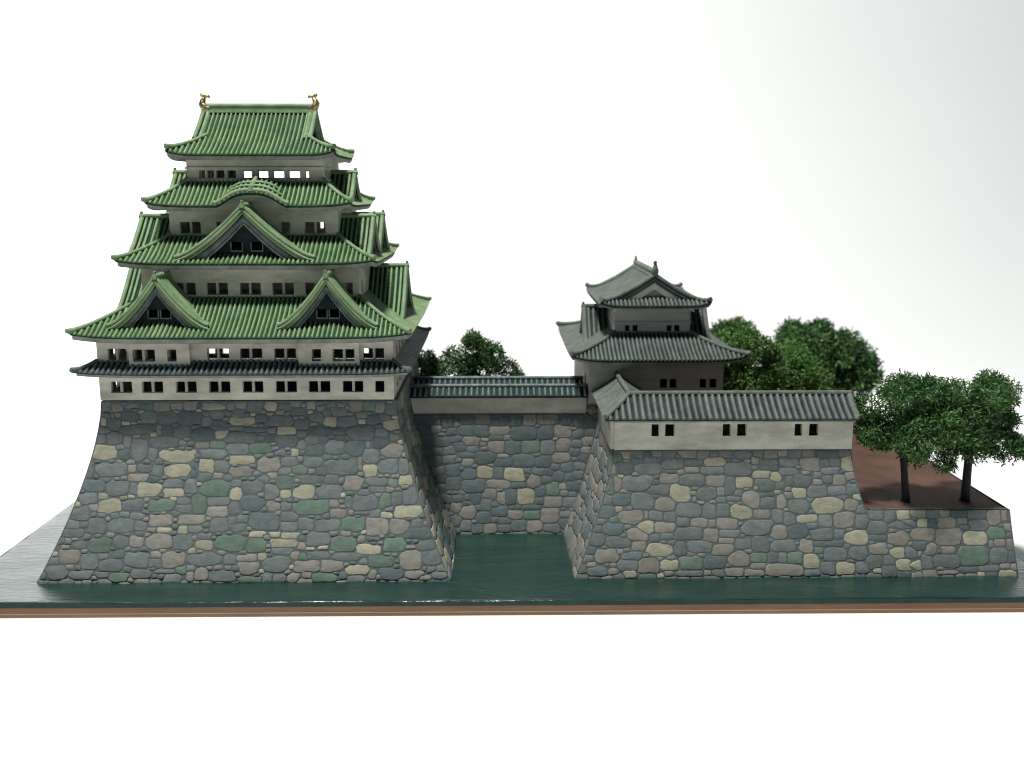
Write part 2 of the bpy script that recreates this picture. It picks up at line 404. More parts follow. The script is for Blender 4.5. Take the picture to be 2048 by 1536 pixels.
# ------------------------------------------------------------------ walls with real openings
def panel(mb, P, a0, a1, z0, z1, holes, th):
    xs = sorted(set([a0, a1]+[h[0] for h in holes]+[h[1] for h in holes])); zs = sorted(set([z0, z1]+[h[2] for h in holes]+[h[3] for h in holes]))
    hol = lambda x, z: any(h[0] < x < h[1] and h[2] < z < h[3] for h in holes)
    for i in range(len(xs)-1):
        for j in range(len(zs)-1):
            x, X, z, Z = xs[i], xs[i+1], zs[j], zs[j+1]; m = ((x+X)/2, (z+Z)/2)
            if hol(*m): continue
            mb.poly([P(x, z, 0), P(X, z, 0), P(X, Z, 0), P(x, Z, 0)]); mb.poly([P(x, Z, th), P(X, Z, th), P(X, z, th), P(x, z, th)])
            for (p, q, r, s_, nx, nz) in ((x, z, x, Z, -1, 0), (X, z, X, Z, 1, 0), (x, z, X, z, 0, -1), (x, Z, X, Z, 0, 1)):
                tx = m[0]+nx*((X-x)/2+1e-4); tz = m[1]+nz*((Z-z)/2+1e-4)
                if tx < a0 or tx > a1 or tz < z0 or tz > z1 or hol(tx, tz): mb.poly([P(p, q, 0), P(r, s_, 0), P(r, s_, th), P(p, q, th)])
def wall(th, x0, x1, y0, y1, z0, z1, m, f=(), b=(), l=(), r=(), t=.13, bar=M['mull'], single=False, name='wall'):
    mb = MB()
    panel(mb, lambda a, z, d: V((a, y0+d, z)), x0, x1, z0, z1, list(f), t)
    panel(mb, lambda a, z, d: V((a, y1-d, z)), x0, x1, z0, z1, list(b), t)
    panel(mb, lambda a, z, d: V((x0+d, a, z)), y0+t, y1-t, z0, z1, list(l), t)
    panel(mb, lambda a, z, d: V((x1-d, a, z)), y0+t, y1-t, z0, z1, list(r), t)
    wl = mb.build(name, m, th)
    for h in f: window(wl, h, y0, bar)
    return wl
def window(par, h, y, bar, dep=.012):
    a0, a1, z0, z1 = h[:4]; w = MB()
    w.box(a0+.004, a1-.004, y+.03, y+.11, z0-.006, z0+.008)
    if a1-a0 > .36: c = (a0+a1)/2+random.uniform(-.012, .012); w.box(c-.028, c+.028, y+dep, y+dep+.06, z0+.018, z1+.004)
    w.build('window', bar, par)

# ------------------------------------------------------------------ stone faces
def parse(s):
    o = []
    for t in s.split():
        a = t.split(','); o.append([int(a[0])/100, int(a[1])/100, int(a[2])/100, int(a[3])/100, a[4]])
    return o
def layout(seeds, lo, hi, z0, z1, fill, pal, asp=1.45, mean=.34, gap=.010, ex=4.2, ztop=None):
    """traced stones plus small ones packed between them -> list of (outline, colour)"""
    S = [list(s) for s in seeds]
    if fill:
        arr = np.array([s[:4] for s in S]).reshape(-1, 4)
        cand = []
        z = z0+.05
        while z < z1-.03:
            a = lo(z)+.05
            while a < hi(z)-.03: cand.append((a+random.uniform(-.02, .02), z+random.uniform(-.02, .02))); a += .05
            z += .05
        random.shuffle(cand)
        for target in (1.0, .72, .52):
            for a, z in cand:
                wd = mean*target*random.uniform(.8, 1.25); ht = wd/asp*random.uniform(.85, 1.25)
                if len(arr):
                    d = (np.abs(arr[:, 0]-a)/((arr[:, 2]+wd)/2*.86))**ex+(np.abs(arr[:, 1]-z)/((arr[:, 3]+ht)/2*.86))**ex
                    if d.min() < 1: continue
                if a-wd*.28 < lo(z) or a+wd*.28 > hi(z) or z-ht*.4 < z0 or z+ht*.4 > (ztop(a) if ztop else z1): continue
                S.append([a, z, wd, ht, random.choice(pal)]); arr = np.vstack([arr, [a, z, wd, ht]])
    A = np.array([s[:4] for s in S]); n = len(S); NR = 18
    ang = (np.arange(NR)+.5)*2*np.pi/NR
    out = []
    for i in range(n):
        a, z, wd, ht = A[i]
        dirs = np.stack([np.cos(ang)*wd/2, np.sin(ang)*ht/2], 1)
        sc_ = (np.abs(np.cos(ang))**ex+np.abs(np.sin(ang))**ex)**(-1/ex)
        ts = np.linspace(.15, 1.36, 40)
        pts = np.array([a, z])+dirs[:, None, :]*(ts[None, :, None]*sc_[:, None, None])
        near = np.where((np.abs(A[:, 0]-a) < (A[:, 2]+wd)*.75) & (np.abs(A[:, 1]-z) < (A[:, 3]+ht)*.75))[0]; near = near[near != i]
        own = (np.abs(pts[..., 0]-a)/(wd/2))**ex+(np.abs(pts[..., 1]-z)/(ht/2))**ex
        ok = np.ones(own.shape, bool)
        for j in near:
            b = A[j]; ok &= own <= (np.abs(pts[..., 0]-b[0])/(b[2]/2))**ex+(np.abs(pts[..., 1]-b[1])/(b[3]/2))**ex
        rad = np.empty(NR)
        for q in range(NR):
            bad = np.where(~ok[q])[0]; rad[q] = ts[bad[0]-1] if len(bad) and bad[0] > 0 else (ts[0] if len(bad) else ts[-1])
        rad = np.minimum(rad, 1.30)
        rad = .15*np.roll(rad, 1)+.70*rad+.15*np.roll(rad, -1)
        rad *= 1+rng.normal(0, .030, NR)
        P = np.array([a, z])+dirs*(rad*sc_)[:, None]
        c = P.mean(0); v = P-c; ln = np.linalg.norm(v, axis=1, keepdims=True); P = c+v*np.maximum(.3, (ln-gap)/ln)
        P[:, 1] = np.clip(P[:, 1], max(z0, -.04), z1-.008)
        if ztop: P[:, 1] = np.minimum(P[:, 1], [ztop(q) for q in P[:, 0]])
        for q in range(NR): P[q, 0] = min(max(P[q, 0], lo(P[q, 1])+.008), hi(P[q, 1])-.008)
        out.append((P, S[i][4], wd*ht))
    return out
def stone_verts(mb, P, face, hgt):
    c = P.mean(0); n = len(P)
    e = 1e-3
    def pos(p, h):
        q = face(p[0], p[1]); du = face(p[0]+e, p[1])-q; dv = face(p[0], p[1]+e)-q; nn = du.cross(dv).normalized()
        return q+nn*h
    rows = [[pos(p, -.01) for p in P], [pos(p, hgt*.45) for p in (c+(P-c)*.985)], [pos(p, hgt) for p in (c+(P-c)*.88)]]
    b = len(mb.v); mb.grid(rows, True); top = b+2*n
    mb.v.append(pos(c, hgt*1.12)); k = len(mb.v)-1
    for j in range(n): mb.f.append((top+j, top+(j+1) % n, k))
def stones(th, lay, face, indiv=True, name='stone'):
    if indiv:
        for P, c, _ in lay:
            mb = MB(); stone_verts(mb, P, face, random.uniform(.005, .010)); mb.build('stone', SM[c], th, True)
    else:
        for c in SM:
            mb = MB()
            for P, cc, _ in lay:
                if cc == c: stone_verts(mb, P, face, random.uniform(.009, .018))
            if mb.v: stuff(mb.build('stonework', SM[c], th, True))
def off(B, H, e): return lambda z: B*(1-max(0.0, 1-max(0.0, min(1.0, z/H)))**e)
def frustum(th, name, corners, H, z0, o, m, top, nz=12):
    """corners(z) -> four points ccw"""
    mb = MB(); rows = [[V((*c, z0+(H-z0)*i/nz)) for c in corners(max(0, z0+(H-z0)*i/nz))] for i in range(nz+1)]
    mb.grid(rows, True); b = mb.build(name, m, th)
    return b
PAL = 'BBBDDSSTTTYG'

# ------------------------------------------------------------------ setting
mb = MB()
pr = [(-19, -.36)]+[(26+24*math.sin(t), -.36+24*(1-math.cos(t))) for t in [i*math.pi/2/16 for i in range(17)]]+[(50, 90)]
mb.grid([[V((x, y, z)) for x in (-80, -40, 0, 40, 80)] for y, z in pr]); structure(mb.build('backdrop', M['paper'], None, True))

bt = thing('base_board', 'thin display board with a brown wood edge under the whole model', 'board', (0, .13, -.36))
mb = MB(); mb.box(-11.93, 12.38, .13, 14.4, -.36, -.125); mb.build('board_core', M['wood'], bt)
mb = MB(); mb.box(-11.932, 12.382, .127, 14.402, -.282, -.262); mb.build('edge_line', M['wood_l'], bt)

mb = MB()   # painted water skin with a soft rolled rim
nx, ny = 150, 90; xs = [-11.95+24.35*i/nx for i in range(nx+1)]; ys = [.10+14.33*(j/ny)**1.5 for j in range(ny+1)]
def wz(x, y):
    e = min(x+11.95, 12.40-x, y-.10)
    return .012*math.sin(x*2.1+1.3*math.sin(y*1.7))*math.sin(y*3.1+x*.7)-.02*max(0, 1-e/.05)**2
mb.grid([[V((x, y, wz(x, y))) for x in xs] for y in ys])
structure(mb.build('water', M['water'], None, True))

mb = MB(); mb.grid([[V((-11.95, .10, z)), V((12.40, .10, z)), V((12.40, 14.43, z)), V((-11.95, 14.43, z))] for z in (-.02, -.124)], True); mb.build('painted_edge', M['edge'], bt)
GZ = 1.44
mb = MB()
def terr(x0, x1, y0, y1, z):
    n = 24; rr = [[V((x0+(x1-x0)*i/n, y0+(y1-y0)*j/n, z+.012*math.sin(i*1.7+j)*math.sin(j*1.3))) for i in range(n+1)] for j in range(n+1)]
    mb.grid(rr); e = [rr[0], [r[-1] for r in rr], rr[-1][::-1], [r[0] for r in rr][::-1]]
    for q in e: mb.grid([q, [V((p.x, p.y, .0)) for p in q]])
terr(8.35, 11.60, 1.80, 13.4, GZ)
terr(-3.2, 8.35, 9.0, 13.4, GZ+.002)
terr(-2.6, 8.00, 5.35, 10.4, 2.80)
terr(2.64, 8.06, 2.1, 5.36, 2.786)
structure(mb.build('ground', M['earth']))

# ------------------------------------------------------------------ keep stone base
KX0, KX1, KY0, KY1, KH = -10.29, -1.06, 1.17, 9.53, 3.88
kb = thing('stone_rampart', 'tall sloping mound of grey, buff and green stones carrying the green roofed keep', 'stone base', (-5.7, 1.17, 0), None)
oF = off(1.25, KH, 1.5)
kc = lambda z: [(KX0+oF(z), KY0+oF(z)), (KX1-oF(z), KY0+oF(z)), (KX1-oF(z), KY1-oF(z)), (KX0+oF(z), KY1-oF(z))]
frustum(kb, 'mortar_core', kc, KH, -.05, oF, M['mortar'], True)
mb = MB(); c = kc(KH); mb.poly([V((*q, KH)) for q in c]); mb.build('base_top', M['mortar'], kb)
KEEP = "-870,374,28,16,T -834,378,26,12,T -800,376,28,12,D -767,374,36,19,T -733,375,24,14,T -652,376,54,14,T -609,374,17,16,T -518,373,26,21,Y -487,374,30,14,S -899,343,12,22,Y -879,355,7,9,T -867,357,13,10,T -838,354,36,23,D -796,351,39,24,B -754,350,45,26,B -701,350,50,29,D -666,359,12,10,S -641,355,28,17,B -584,342,59,19,Y -498,343,59,24,B -876,335,28,22,B -823,324,75,22,B -774,324,11,21,T -754,322,23,19,D -721,318,37,27,B -673,314,52,27,D -600,327,35,9,S -555,323,47,12,D -482,321,46,18,Y -517,322,19,14,S -876,304,38,29,B -846,296,17,24,T -817,279,36,51,B -763,294,66,24,B -721,293,15,12,T -702,291,14,12,D -675,288,27,12,T -640,289,33,14,G -590,305,68,24,B -542,303,17,12,G -520,302,19,17,D -482,296,51,25,D -897,272,57,32,Y -852,267,26,24,D -788,269,19,30,B -729,264,83,27,Y -650,267,61,20,B -595,280,47,24,B -542,280,49,20,G -496,271,26,13,S -464,272,19,15,Y -929,234,19,32,B -883,234,66,30,B -834,239,16,17,T -805,239,28,17,B -775,232,21,27,B -729,232,59,27,Y -666,243,35,33,Y -630,240,31,27,S -584,255,62,19,Y -524,245,52,33,T -476,251,40,17,S -584,229,56,22,T -487,231,28,13,S -819,217,47,15,T -917,200,50,25,D -866,195,48,34,S -828,192,16,25,S -793,192,52,31,Y -738,205,45,18,B -738,185,43,18,Y -699,197,26,30,B -644,195,66,33,G -597,205,23,13,B -559,197,45,28,B -596,182,27,23,Y -516,186,31,31,B -484,205,43,25,G -483,181,23,18,Y -926,173,41,24,S -881,157,52,32,Y -827,160,48,23,B -765,158,62,26,G -714,167,28,15,B -679,160,31,37,G -635,166,47,16,S -558,161,48,32,D -510,155,29,21,T -481,155,23,18,S -942,141,40,32,S -847,140,21,11,S -815,136,31,13,S -712,152,40,16,B -637,144,45,21,T -600,151,22,23,B -762,127,57,24,T -694,128,67,19,T -631,116,43,29,S -531,124,67,35,D -473,133,40,19,B -905,117,41,37,B -854,115,57,29,B -807,115,24,19,S -783,107,21,10,T -752,107,34,10,Y -686,108,33,14,S -588,110,36,16,B -546,97,38,14,Y -469,93,41,13,Y -505,96,24,11,Y -472,113,40,17,B -954,101,41,17,B -968,84,15,14,S -940,76,29,17,B -895,76,51,33,G -850,83,33,24,B -813,83,31,24,T -764,82,60,28,T -710,83,45,33,B -686,90,12,11,T -661,94,29,13,S -663,75,39,19,Y -604,80,69,33,G -543,75,43,28,G -482,79,65,16,Y -491,62,46,12,B -962,53,49,31,T -917,44,39,31,B -868,36,49,25,B -811,47,53,32,B -769,56,22,14,T -770,39,27,18,S -727,46,50,31,T -660,46,79,26,B -604,45,26,19,B -562,49,46,14,T -559,28,50,23,T -499,35,62,29,B -456,52,19,16,T -986,21,46,30,S -932,16,53,17,B -885,17,32,11,B -847,11,42,17,G -798,17,43,18,S -748,22,46,9,S -689,12,15,24,T -664,17,29,23,T -617,12,58,24,B -553,5,55,13,G -491,7,29,17,B -458,9,27,17,T -428,375,22,17,T -406,371,16,14,S -324,373,33,22,T -347,341,43,23,S -270,372,24,20,T -409,320,57,23,D -312,314,63,35,B -367,317,28,17,D -237,305,20,17,S -374,282,41,36,B -328,281,37,34,D -297,289,10,15,S -267,291,33,27,D -419,274,41,23,D -245,274,47,29,T -289,262,37,30,B -424,251,45,23,B -359,240,77,34,B -316,246,10,28,T -292,230,30,26,Y -250,239,43,34,B -217,238,20,32,B -425,229,16,13,S -427,213,55,17,B -380,213,31,20,B -330,203,44,32,T -279,207,43,19,B -212,209,28,20,Y -240,204,20,19,B -441,185,50,28,Y -386,186,61,26,B -276,190,37,13,B -424,152,80,31,G -373,160,23,15,T -341,166,16,24,B -302,162,51,31,B -257,166,24,31,G -232,171,24,28,B -202,176,29,33,B -365,140,34,18,T -334,141,10,11,T -306,140,35,7,B -253,136,27,14,Y -206,142,63,24,Y -435,118,37,25,B -387,115,55,25,B -328,116,51,29,G -274,112,51,34,T -224,111,44,31,T -183,118,25,16,B -187,97,57,23,D -409,85,58,27,B -349,77,54,32,G -310,86,16,14,T -282,86,29,9,B -292,64,54,21,Y -237,73,49,32,G -424,67,19,7,Y -395,70,22,9,Y -199,69,23,7,T -164,71,35,21,B -406,53,54,14,B -340,50,70,16,B -263,41,68,23,G -197,40,56,40,T -153,48,45,31,B -430,31,58,23,T -375,32,48,24,T -341,34,12,9,S -316,24,50,19,Y -239,16,52,22,D -190,14,42,19,T -282,14,17,17,T -390,8,58,17,G -349,13,17,14,B -134,12,31,17,S -165,7,31,10,T"
face = lambda a, z: V((a, KY0+oF(z), z))
lay = layout(parse(KEEP), lambda z: KX0+oF(z)+.02, lambda z: KX1-oF(z)-.02, -.16, KH, True, PAL, mean=.30)
lay.sort(key=lambda q: -q[2])
stones(kb, lay[:298], face); 
if lay[298:]: stones(kb, lay[298:], face, False)
fr = lambda a, z: V((KX1-oF(z), a, z)); fl = lambda a, z: V((KX0+oF(z), KY0+KY1-a, z))
for fc in (fr, fl):
    l2 = layout([], lambda z: KY0+oF(z)+.02, lambda z: KY1-oF(z)-.02, -.16, KH, True, PAL+'TY', mean=.52)
    stones(kb, l2, fc, False)

# ------------------------------------------------------------------ connecting stone wall
cw = thing('stone_wall', 'recessed stone wall behind the water inlet between the two stone bases', 'stone wall', (.2, 4.31, 0))
CH = 2.96; oC = off(.74, CH, 1.4)
frustum(cw, 'mortar_core', lambda z: [(-2.6, 4.31+oC(z)), (3.0, 4.31+oC(z)), (3.0, 7.2), (-2.6, 7.2)], CH, -.05, oC, M['mortar'], True)
mb = MB(); mb.poly([V((-2.6, 5.05, CH)), V((3, 5.05, CH)), V((3, 7.2, CH)), V((-2.6, 7.2, CH))]); mb.build('wall_top', M['mortar'], cw)
CS = [s[:4]+[{"B": "D", "S": "B"}.get(s[4], s[4])] for s in parse("-82,282,35,24,S -40,282,40,24,T 4,279,42,29,B 45,279,35,29,B 81,280,33,27,T 127,281,53,24,T 173,276,31,29,D -83,254,42,26,D -42,252,35,31,D 4,255,47,20,T 66,246,69,33,B 123,247,42,35,D 166,253,44,35,T -69,227,44,24,T -35,231,18,11,T -2,235,35,11,B 23,236,16,13,T -4,211,40,28,T 39,210,42,30,B 83,211,47,32,G 128,211,38,37,S 166,217,36,33,T -127,204,33,22,S -76,192,38,15,D -35,208,18,13,S -33,186,49,32,B 11,190,27,11,T -79,175,29,19,T 66,179,53,32,B 162,184,44,26,T 116,175,42,30,B -33,150,40,30,Y 1,147,24,28,B 42,143,53,32,Y 15,173,44,19,B 92,127,29,32,T 1,120,60,21,T 51,117,35,15,B -63,116,60,34,B -21,97,33,25,T 7,87,20,29,T 33,87,27,34,B 70,90,44,36,Y 108,102,27,23,D 140,107,33,34,G -80,87,13,17,S -57,85,24,25,B -32,71,29,27,S 141,77,49,27,T -106,64,31,25,T -78,53,44,31,T 3,54,37,23,D 50,63,18,13,B 86,63,44,13,D 43,46,37,23,T 86,45,40,21,G 134,43,49,35,T -39,39,37,25,D -9,34,18,14,S 16,30,33,17,B -83,20,29,25,S -54,12,29,21,B -20,11,31,23,T 15,14,31,21,B 51,18,37,29,B 93,17,37,27,T 137,13,42,21,S")]
lay = layout(CS, lambda z: -1.06-oF(z)+.0, lambda z: 1.80+.28*z, -.16, CH, True, 'DDDBBST', mean=.34)
stones(cw, lay, lambda a, z: V((a, 4.31+oC(z), z)))
mb = MB(); P = np.array([(2.40+.14*math.cos(t)*(abs(math.cos(t))+abs(math.sin(t)))**-.5*1.1, .12*math.sin(t)) for t in [i*math.pi/8 for i in range(16)]])
stone_verts(mb, np.array([(p[0], 3.08+p[1]) for p in P]), lambda a, z: V((a, 5.02, z)), .05); mb.build('stone', SM['T'], cw, True)

# ------------------------------------------------------------------ turret stone base and low terrace wall
tb = thing('stone_rampart', 'lower stone mound with buff stones under the grey turret and its long front building', 'stone base', (5, 1.28, 0))
TH = 2.79; oT = off(.74, TH, 1.4)
txl = lambda y: 1.72-.02*(y-1.28)
oL = off(.92, TH, 1.35)
tcn = lambda z: [(txl(1.28)+oL(z), 1.28+oT(z)), (8.92-oT(z)*1.15, 1.28+oT(z)), (8.92-oT(z)*1.15, 10.6), (txl(10.6)+oL(z), 10.6)]
frustum(tb, 'mortar_core', tcn, TH, -.05, oT, M['mortar'], True)
mb = MB(); mb.poly([V((*q, TH-.01)) for q in tcn(TH)]); mb.build('base_top', M['mortar'], tb)
TS = "292,267,22,17,Y 350,257,42,15,S 399,246,48,25,B 432,270,39,16,T 445,250,42,16,B 496,253,52,20,Y 555,268,37,17,S 586,254,18,18,T 618,245,44,26,B 648,271,24,13,Y 664,250,44,18,S 676,269,30,16,S 707,270,28,14,T 753,269,54,14,D 800,248,31,33,Y 713,244,46,29,T 767,250,26,15,B 289,237,39,29,D 342,237,59,25,B 440,234,35,13,T 489,231,55,18,B 548,236,63,29,B 601,223,41,18,Y 632,216,24,22,Y 663,229,42,16,B 759,230,42,14,S 696,208,39,29,B 730,220,18,16,S 779,211,31,23,T 261,235,15,18,T 252,199,20,25,S 273,203,17,29,T 320,204,72,34,B 389,215,44,22,T 442,210,57,27,B 495,210,42,23,T 561,204,37,22,Y 529,196,22,36,B 608,197,48,30,B 590,192,15,16,T 643,197,22,16,B 666,207,15,22,B 686,182,31,23,Y 728,185,44,29,B 774,186,41,18,S 813,190,33,25,B 364,189,53,23,B 415,181,47,38,Y 475,179,42,28,B 507,185,18,16,S 576,167,39,38,T 615,161,33,27,B 646,161,21,30,T 279,169,44,25,D 328,165,51,35,B 380,158,44,29,T 447,167,9,12,S 507,167,22,12,B 537,169,28,12,B 685,150,48,32,B 751,153,69,36,Y 805,154,30,25,T 435,145,55,30,B 480,142,29,32,B 513,143,28,28,B 552,141,49,32,Y 600,135,37,19,T 637,130,26,30,B 663,125,28,31,B 704,125,46,18,Y 745,120,33,26,S 787,122,48,37,T 829,117,31,28,B 245,140,37,23,D 274,147,17,12,Y 302,130,55,31,T 336,134,9,16,T 359,133,29,19,B 390,130,26,21,B 260,105,51,26,D 335,107,37,28,Y 379,107,48,21,T 419,119,26,21,B 459,118,35,19,T 486,115,17,17,T 522,116,48,23,T 592,105,77,35,B 432,94,62,26,B 483,89,33,28,T 527,93,48,16,B 636,96,40,31,T 682,97,46,28,D 736,91,50,26,B 776,92,24,19,S 813,83,52,31,Y 313,92,48,28,T 355,85,20,17,B 383,87,27,16,B 519,78,37,12,T 224,83,35,29,B 272,75,59,24,B 366,59,53,27,Y 412,61,27,29,B 457,65,55,27,B 510,58,49,24,T 556,72,37,24,B 594,70,37,38,B 649,66,55,27,B 698,67,31,29,T 752,70,70,12,D 763,49,57,27,B 244,48,55,31,T 302,46,47,19,B 437,32,51,29,G 490,33,51,27,D 544,39,48,31,T 590,43,38,22,G 622,42,22,22,B 644,43,18,22,B 674,41,33,29,G 709,33,38,31,Y 817,51,44,29,B 340,26,47,36,T 386,27,41,24,Y 294,28,42,25,B 224,14,46,20,B 534,12,46,17,T 577,10,48,15,T 646,16,86,25,T 711,10,37,14,B 746,18,33,27,B 787,18,42,27,Y 825,19,29,24,B 435,9,55,13,S 498,10,27,15,B 472,10,16,12,T 589,24,33,14,T 258,14,22,13,T"
RS = "959,135,35,19,T 992,134,27,15,B 1018,136,21,16,T 1052,136,37,15,D 1093,133,38,22,B 1131,124,28,31,T 1155,131,11,22,T 932,112,41,18,B 967,114,25,19,Y 990,113,21,18,D 1022,113,42,24,T 1058,118,21,14,T 1064,105,23,12,S 1097,109,45,23,B 967,89,56,27,T 1027,86,61,38,T 1085,80,55,32,Y 1136,93,40,26,G 1142,71,23,17,T 1122,68,11,15,T 959,66,37,21,D 983,57,27,25,T 1023,56,32,16,T 1079,43,69,45,G 1139,43,42,32,B 1165,67,14,25,T 937,50,25,24,B 957,48,8,12,S 934,24,52,26,Y 973,30,25,30,B 1020,33,69,26,B 1114,16,48,14,B 1150,21,23,14,T 1170,20,14,16,Y 1017,8,51,9,T 1066,14,42,13,D 1168,40,17,26,D 923,132,28,21,Y 862,133,33,21,B 894,127,26,27,B 863,104,44,27,B 921,111,61,18,S 863,59,42,24,T 911,81,49,29,T 865,82,40,13,D 907,50,33,24,Y 852,32,37,30,B 886,34,26,22,B 929,24,51,28,Y"
edge = lambda z: 8.92-oT(z)*1.15
hiT = lambda z: edge(z)-.02 if z > 1.43 else 11.80-oT(z)*.22-.02
joint = layout(parse(TS)+parse(RS), lambda z: 1.72+oL(z)+.02, hiT, -.16, TH, True, PAL, mean=.32, ztop=lambda a: TH-.008 if a < 8.50 else 1.42)
lay = [q for q in joint if q[0][:, 0].mean() < edge(q[0][:, 1].mean())]; lay_r = [q for q in joint if q[0][:, 0].mean() >= edge(q[0][:, 1].mean())]
stones(tb, lay, lambda a, z: V((a, 1.28+oT(z), z)))
ll = layout([], lambda z: -5.3, lambda z: -(1.28+oT(z)+.01), -.16, TH, True, 'TTSBTSB', mean=.62, asp=1.7)
stones(tb, ll, lambda a, z: V((txl(-a)+oL(z), -a, z)), False)

l3 = layout([], lambda z: 1.28+oT(z)+.01, lambda z: 10.5, -.16, TH, True, PAL+'TY', mean=.55)
stones(tb, l3, lambda a, z: V((edge(z), a, z)), False)
rw_ = thing('terrace_wall', 'low stone retaining wall under the brown terrace with two trees at the right end', 'stone wall', (10.2, 1.28, 0))
RH = 1.46; oR = oT
frustum(rw_, 'mortar_core', lambda z: [(8.92-oT(z)*1.15, 1.282+oR(z)), (11.80-oR(z)*.22, 1.282+oR(z)), (11.80-oR(z)*.22, 13.42), (8.5, 13.42)], RH-.035, -.05, oR, M['mortar'], True)
mb = MB(); mb.box(8.5, 11.66, 1.775, 1.84, RH-.12, RH-.02); mb.build('coping', M['mortar'], rw_)
stones(rw_, lay_r, lambda a, z: V((a, 1.282+oR(z), z)))
l4 = layout([], lambda z: 1.29+oR(z)+.01, lambda z: 13.3, -.16, 1.42, True, PAL+'TY', mean=.5)
stones(rw_, l4, lambda a, z: V((11.80-oR(z)*.22, a, z)), False)

# ------------------------------------------------------------------ the keep
GRN = (M['tile_g'], M['base_g'], M['ridge_g'], M['soffit'])
GAB = (M['tile_g'], M['base_g'], M['ridge_g'], M['barge_g'], M['panel_g'])
YC = 5.35; XC = -5.71
kp = thing('castle_keep', 'five tiered castle keep with green tiled roofs and gold fish ornaments on its ridge', 'castle keep', (XC, YC, 3.88))
def rect(hx, hy): return (XC-hx, XC+hx, YC-hy, YC+hy)
R0w = rect(3.335, 2.94); L2w = rect(2.50, 2.14); L3w = rect(1.965, 1.56); L4w = rect(1.60, 1.20)
z0, z1 = 4.075, 4.335
f0 = [(a, b, z0, z1) for a, b in [(-8.79, -8.31), (-8.09, -7.61), (-7.32, -6.85), (-6.57, -6.09), (-5.81, -5.34), (-5.06, -4.58), (-4.31, -3.82), (-3.54, -3.07), (-2.8, -2.59)]]
sy = [(YC-2.3+i*.72, YC-2.3+i*.72+.4) for i in range(6)]
b0 = [(-8.22, -8.03, 4.05, 4.20), (-7.82, -7.63, 4.05, 4.20), (-3.87, -3.68, 4.05, 4.20)]
wall(kp, *R0w, 3.905, 4.60, M['plaster'], f0, b0, [(a, b, z0, z1) for a, b in sy], [(a, b, z0, z1) for a, b in sy])
DRK = (M['tile_d'], M['base_d'], M['tile_d'], M['soffit'])
hip_roof(kp, rect(3.71, 3.34), R0w, 4.57, 4.79, DRK, sp=.122, k=.2, lift=.06, fh=.03, sof=.07, rw=.075, rh=.05, hipr=.06)
z0, z1 = 4.815, 5.09
f1 = [(a, b, z0, z1) for a, b in [(-8.8, -8.38), (-6.57, -6.08), (-5.83, -5.33), (-5.06, -4.57), (-3.05, -2.58)]]
bay = [(-8.29, -6.93, [(-8.2, -7.7), (-7.43, -7.22)]), (-4.49, -3.12, [(-4.19, -3.98), (-3.72, -3.23)])]
wl1 = wall(kp, *R0w, 4.602, 5.55, M['plaster'], f1+[(a, b, z0, z1) for B in bay for a, b in B[2]], [], [(a, b, z0, z1) for a, b in sy], [(a, b, z0, z1) for a, b in sy])
for x0, x1, hs in bay:
    mb = MB(); y = R0w[2]
    panel(mb, lambda a, z, d: V((a, y-.13+d, z)), x0, x1, 4.66, 5.30, [(a, b, z0, z1) for a, b in hs], .06)
    mb.box(x0, x0+.05, y-.07, y-.001, 4.66, 5.30); mb.box(x1-.05, x1, y-.07, y-.001, 4.66, 5.30); mb.box(x0+.05, x1-.05, y-.07, y-.001, 4.66, 4.70)
    by = mb.build('bay', M['plaster'], kp)
    for a, b in hs: window(by, (a, b, z0, z1), y-.13, M['mull'])
R1, S1 = hip_roof(kp, rect(3.73, 3.36), L2w, 5.40, 6.17, GRN, sp=.107, k=.25, lift=.10, fh=.045, sof=.11)
z0, z1 = 6.22, 6.50
f2 = [(a, b, z0, z1) for a, b in [(-8.05, -7.70), (-7.48, -6.98), (-6.73, -6.24), (-5.96, -5.48), (-5.21, -4.72), (-4.45, -3.97), (-3.72, -3.36)]]
wall(kp, *L2w, 5.95, 7.12, M['plaster'], f2, [], [(YC-1.5, YC-1.2, z0, z1), (YC-.2, YC+.2, z0, z1)], [(YC-1.75, YC-1.5, z0, z1), (YC-.2, YC+.2, z0, z1)])
for cx, za in ((-7.58, 6.68), (-3.81, 6.71)):
    gable(kp, 'f', cx, 2.40, L2w[2]+.05, 1.12, za, 5.60, GAB, [(-.245, -.035, 5.79, 5.97), (.035, .245, 5.79, 5.97)], zcut=5.58)
for q, d, dd in (('l', XC-3.40, L2w[0]+.05), ('r', XC+3.33, L2w[1]-.05)):
    gable(kp, q, YC, d, dd, 1.62, 6.70, 5.46, GAB, [(-.25, -.04, 5.75, 5.95), (.04, .25, 5.75, 5.95)], zcut=5.45, verge_out=.12)
R2, S2 = hip_roof(kp, rect(2.91, 2.57), L3w, 6.97, 7.56, GRN, sp=.107, k=.25, lift=.09, fh=.045, sof=.11)
z0, z1 = 7.60, 7.87
f3 = [(a, b, z0, z1) for a, b in [(-7.43, -6.95), (-6.58, -6.12), (-5.09, -4.87), (-4.52, -4.04)]]
wall(kp, *L3w, 7.40, 8.50, M['plaster'], f3, [(-6.42, -6.35, 7.60, 7.79), (-6.29, -6.22, 7.60, 7.79), (-4.69, -4.59, 7.62, 7.79)], [(YC-.9, YC-.6, z0, z1)], [(YC+.3, YC+.6, z0, z1)])
gable(kp, 'f', XC-.035, 3.08, L3w[2]+.05, 1.58, 8.22, 7.07, GAB, [(-.33, -.09, 7.25, 7.44), (.13, .37, 7.25, 7.44)], zcut=7.05, ex=1.4, bb=.2, verge_out=.2)
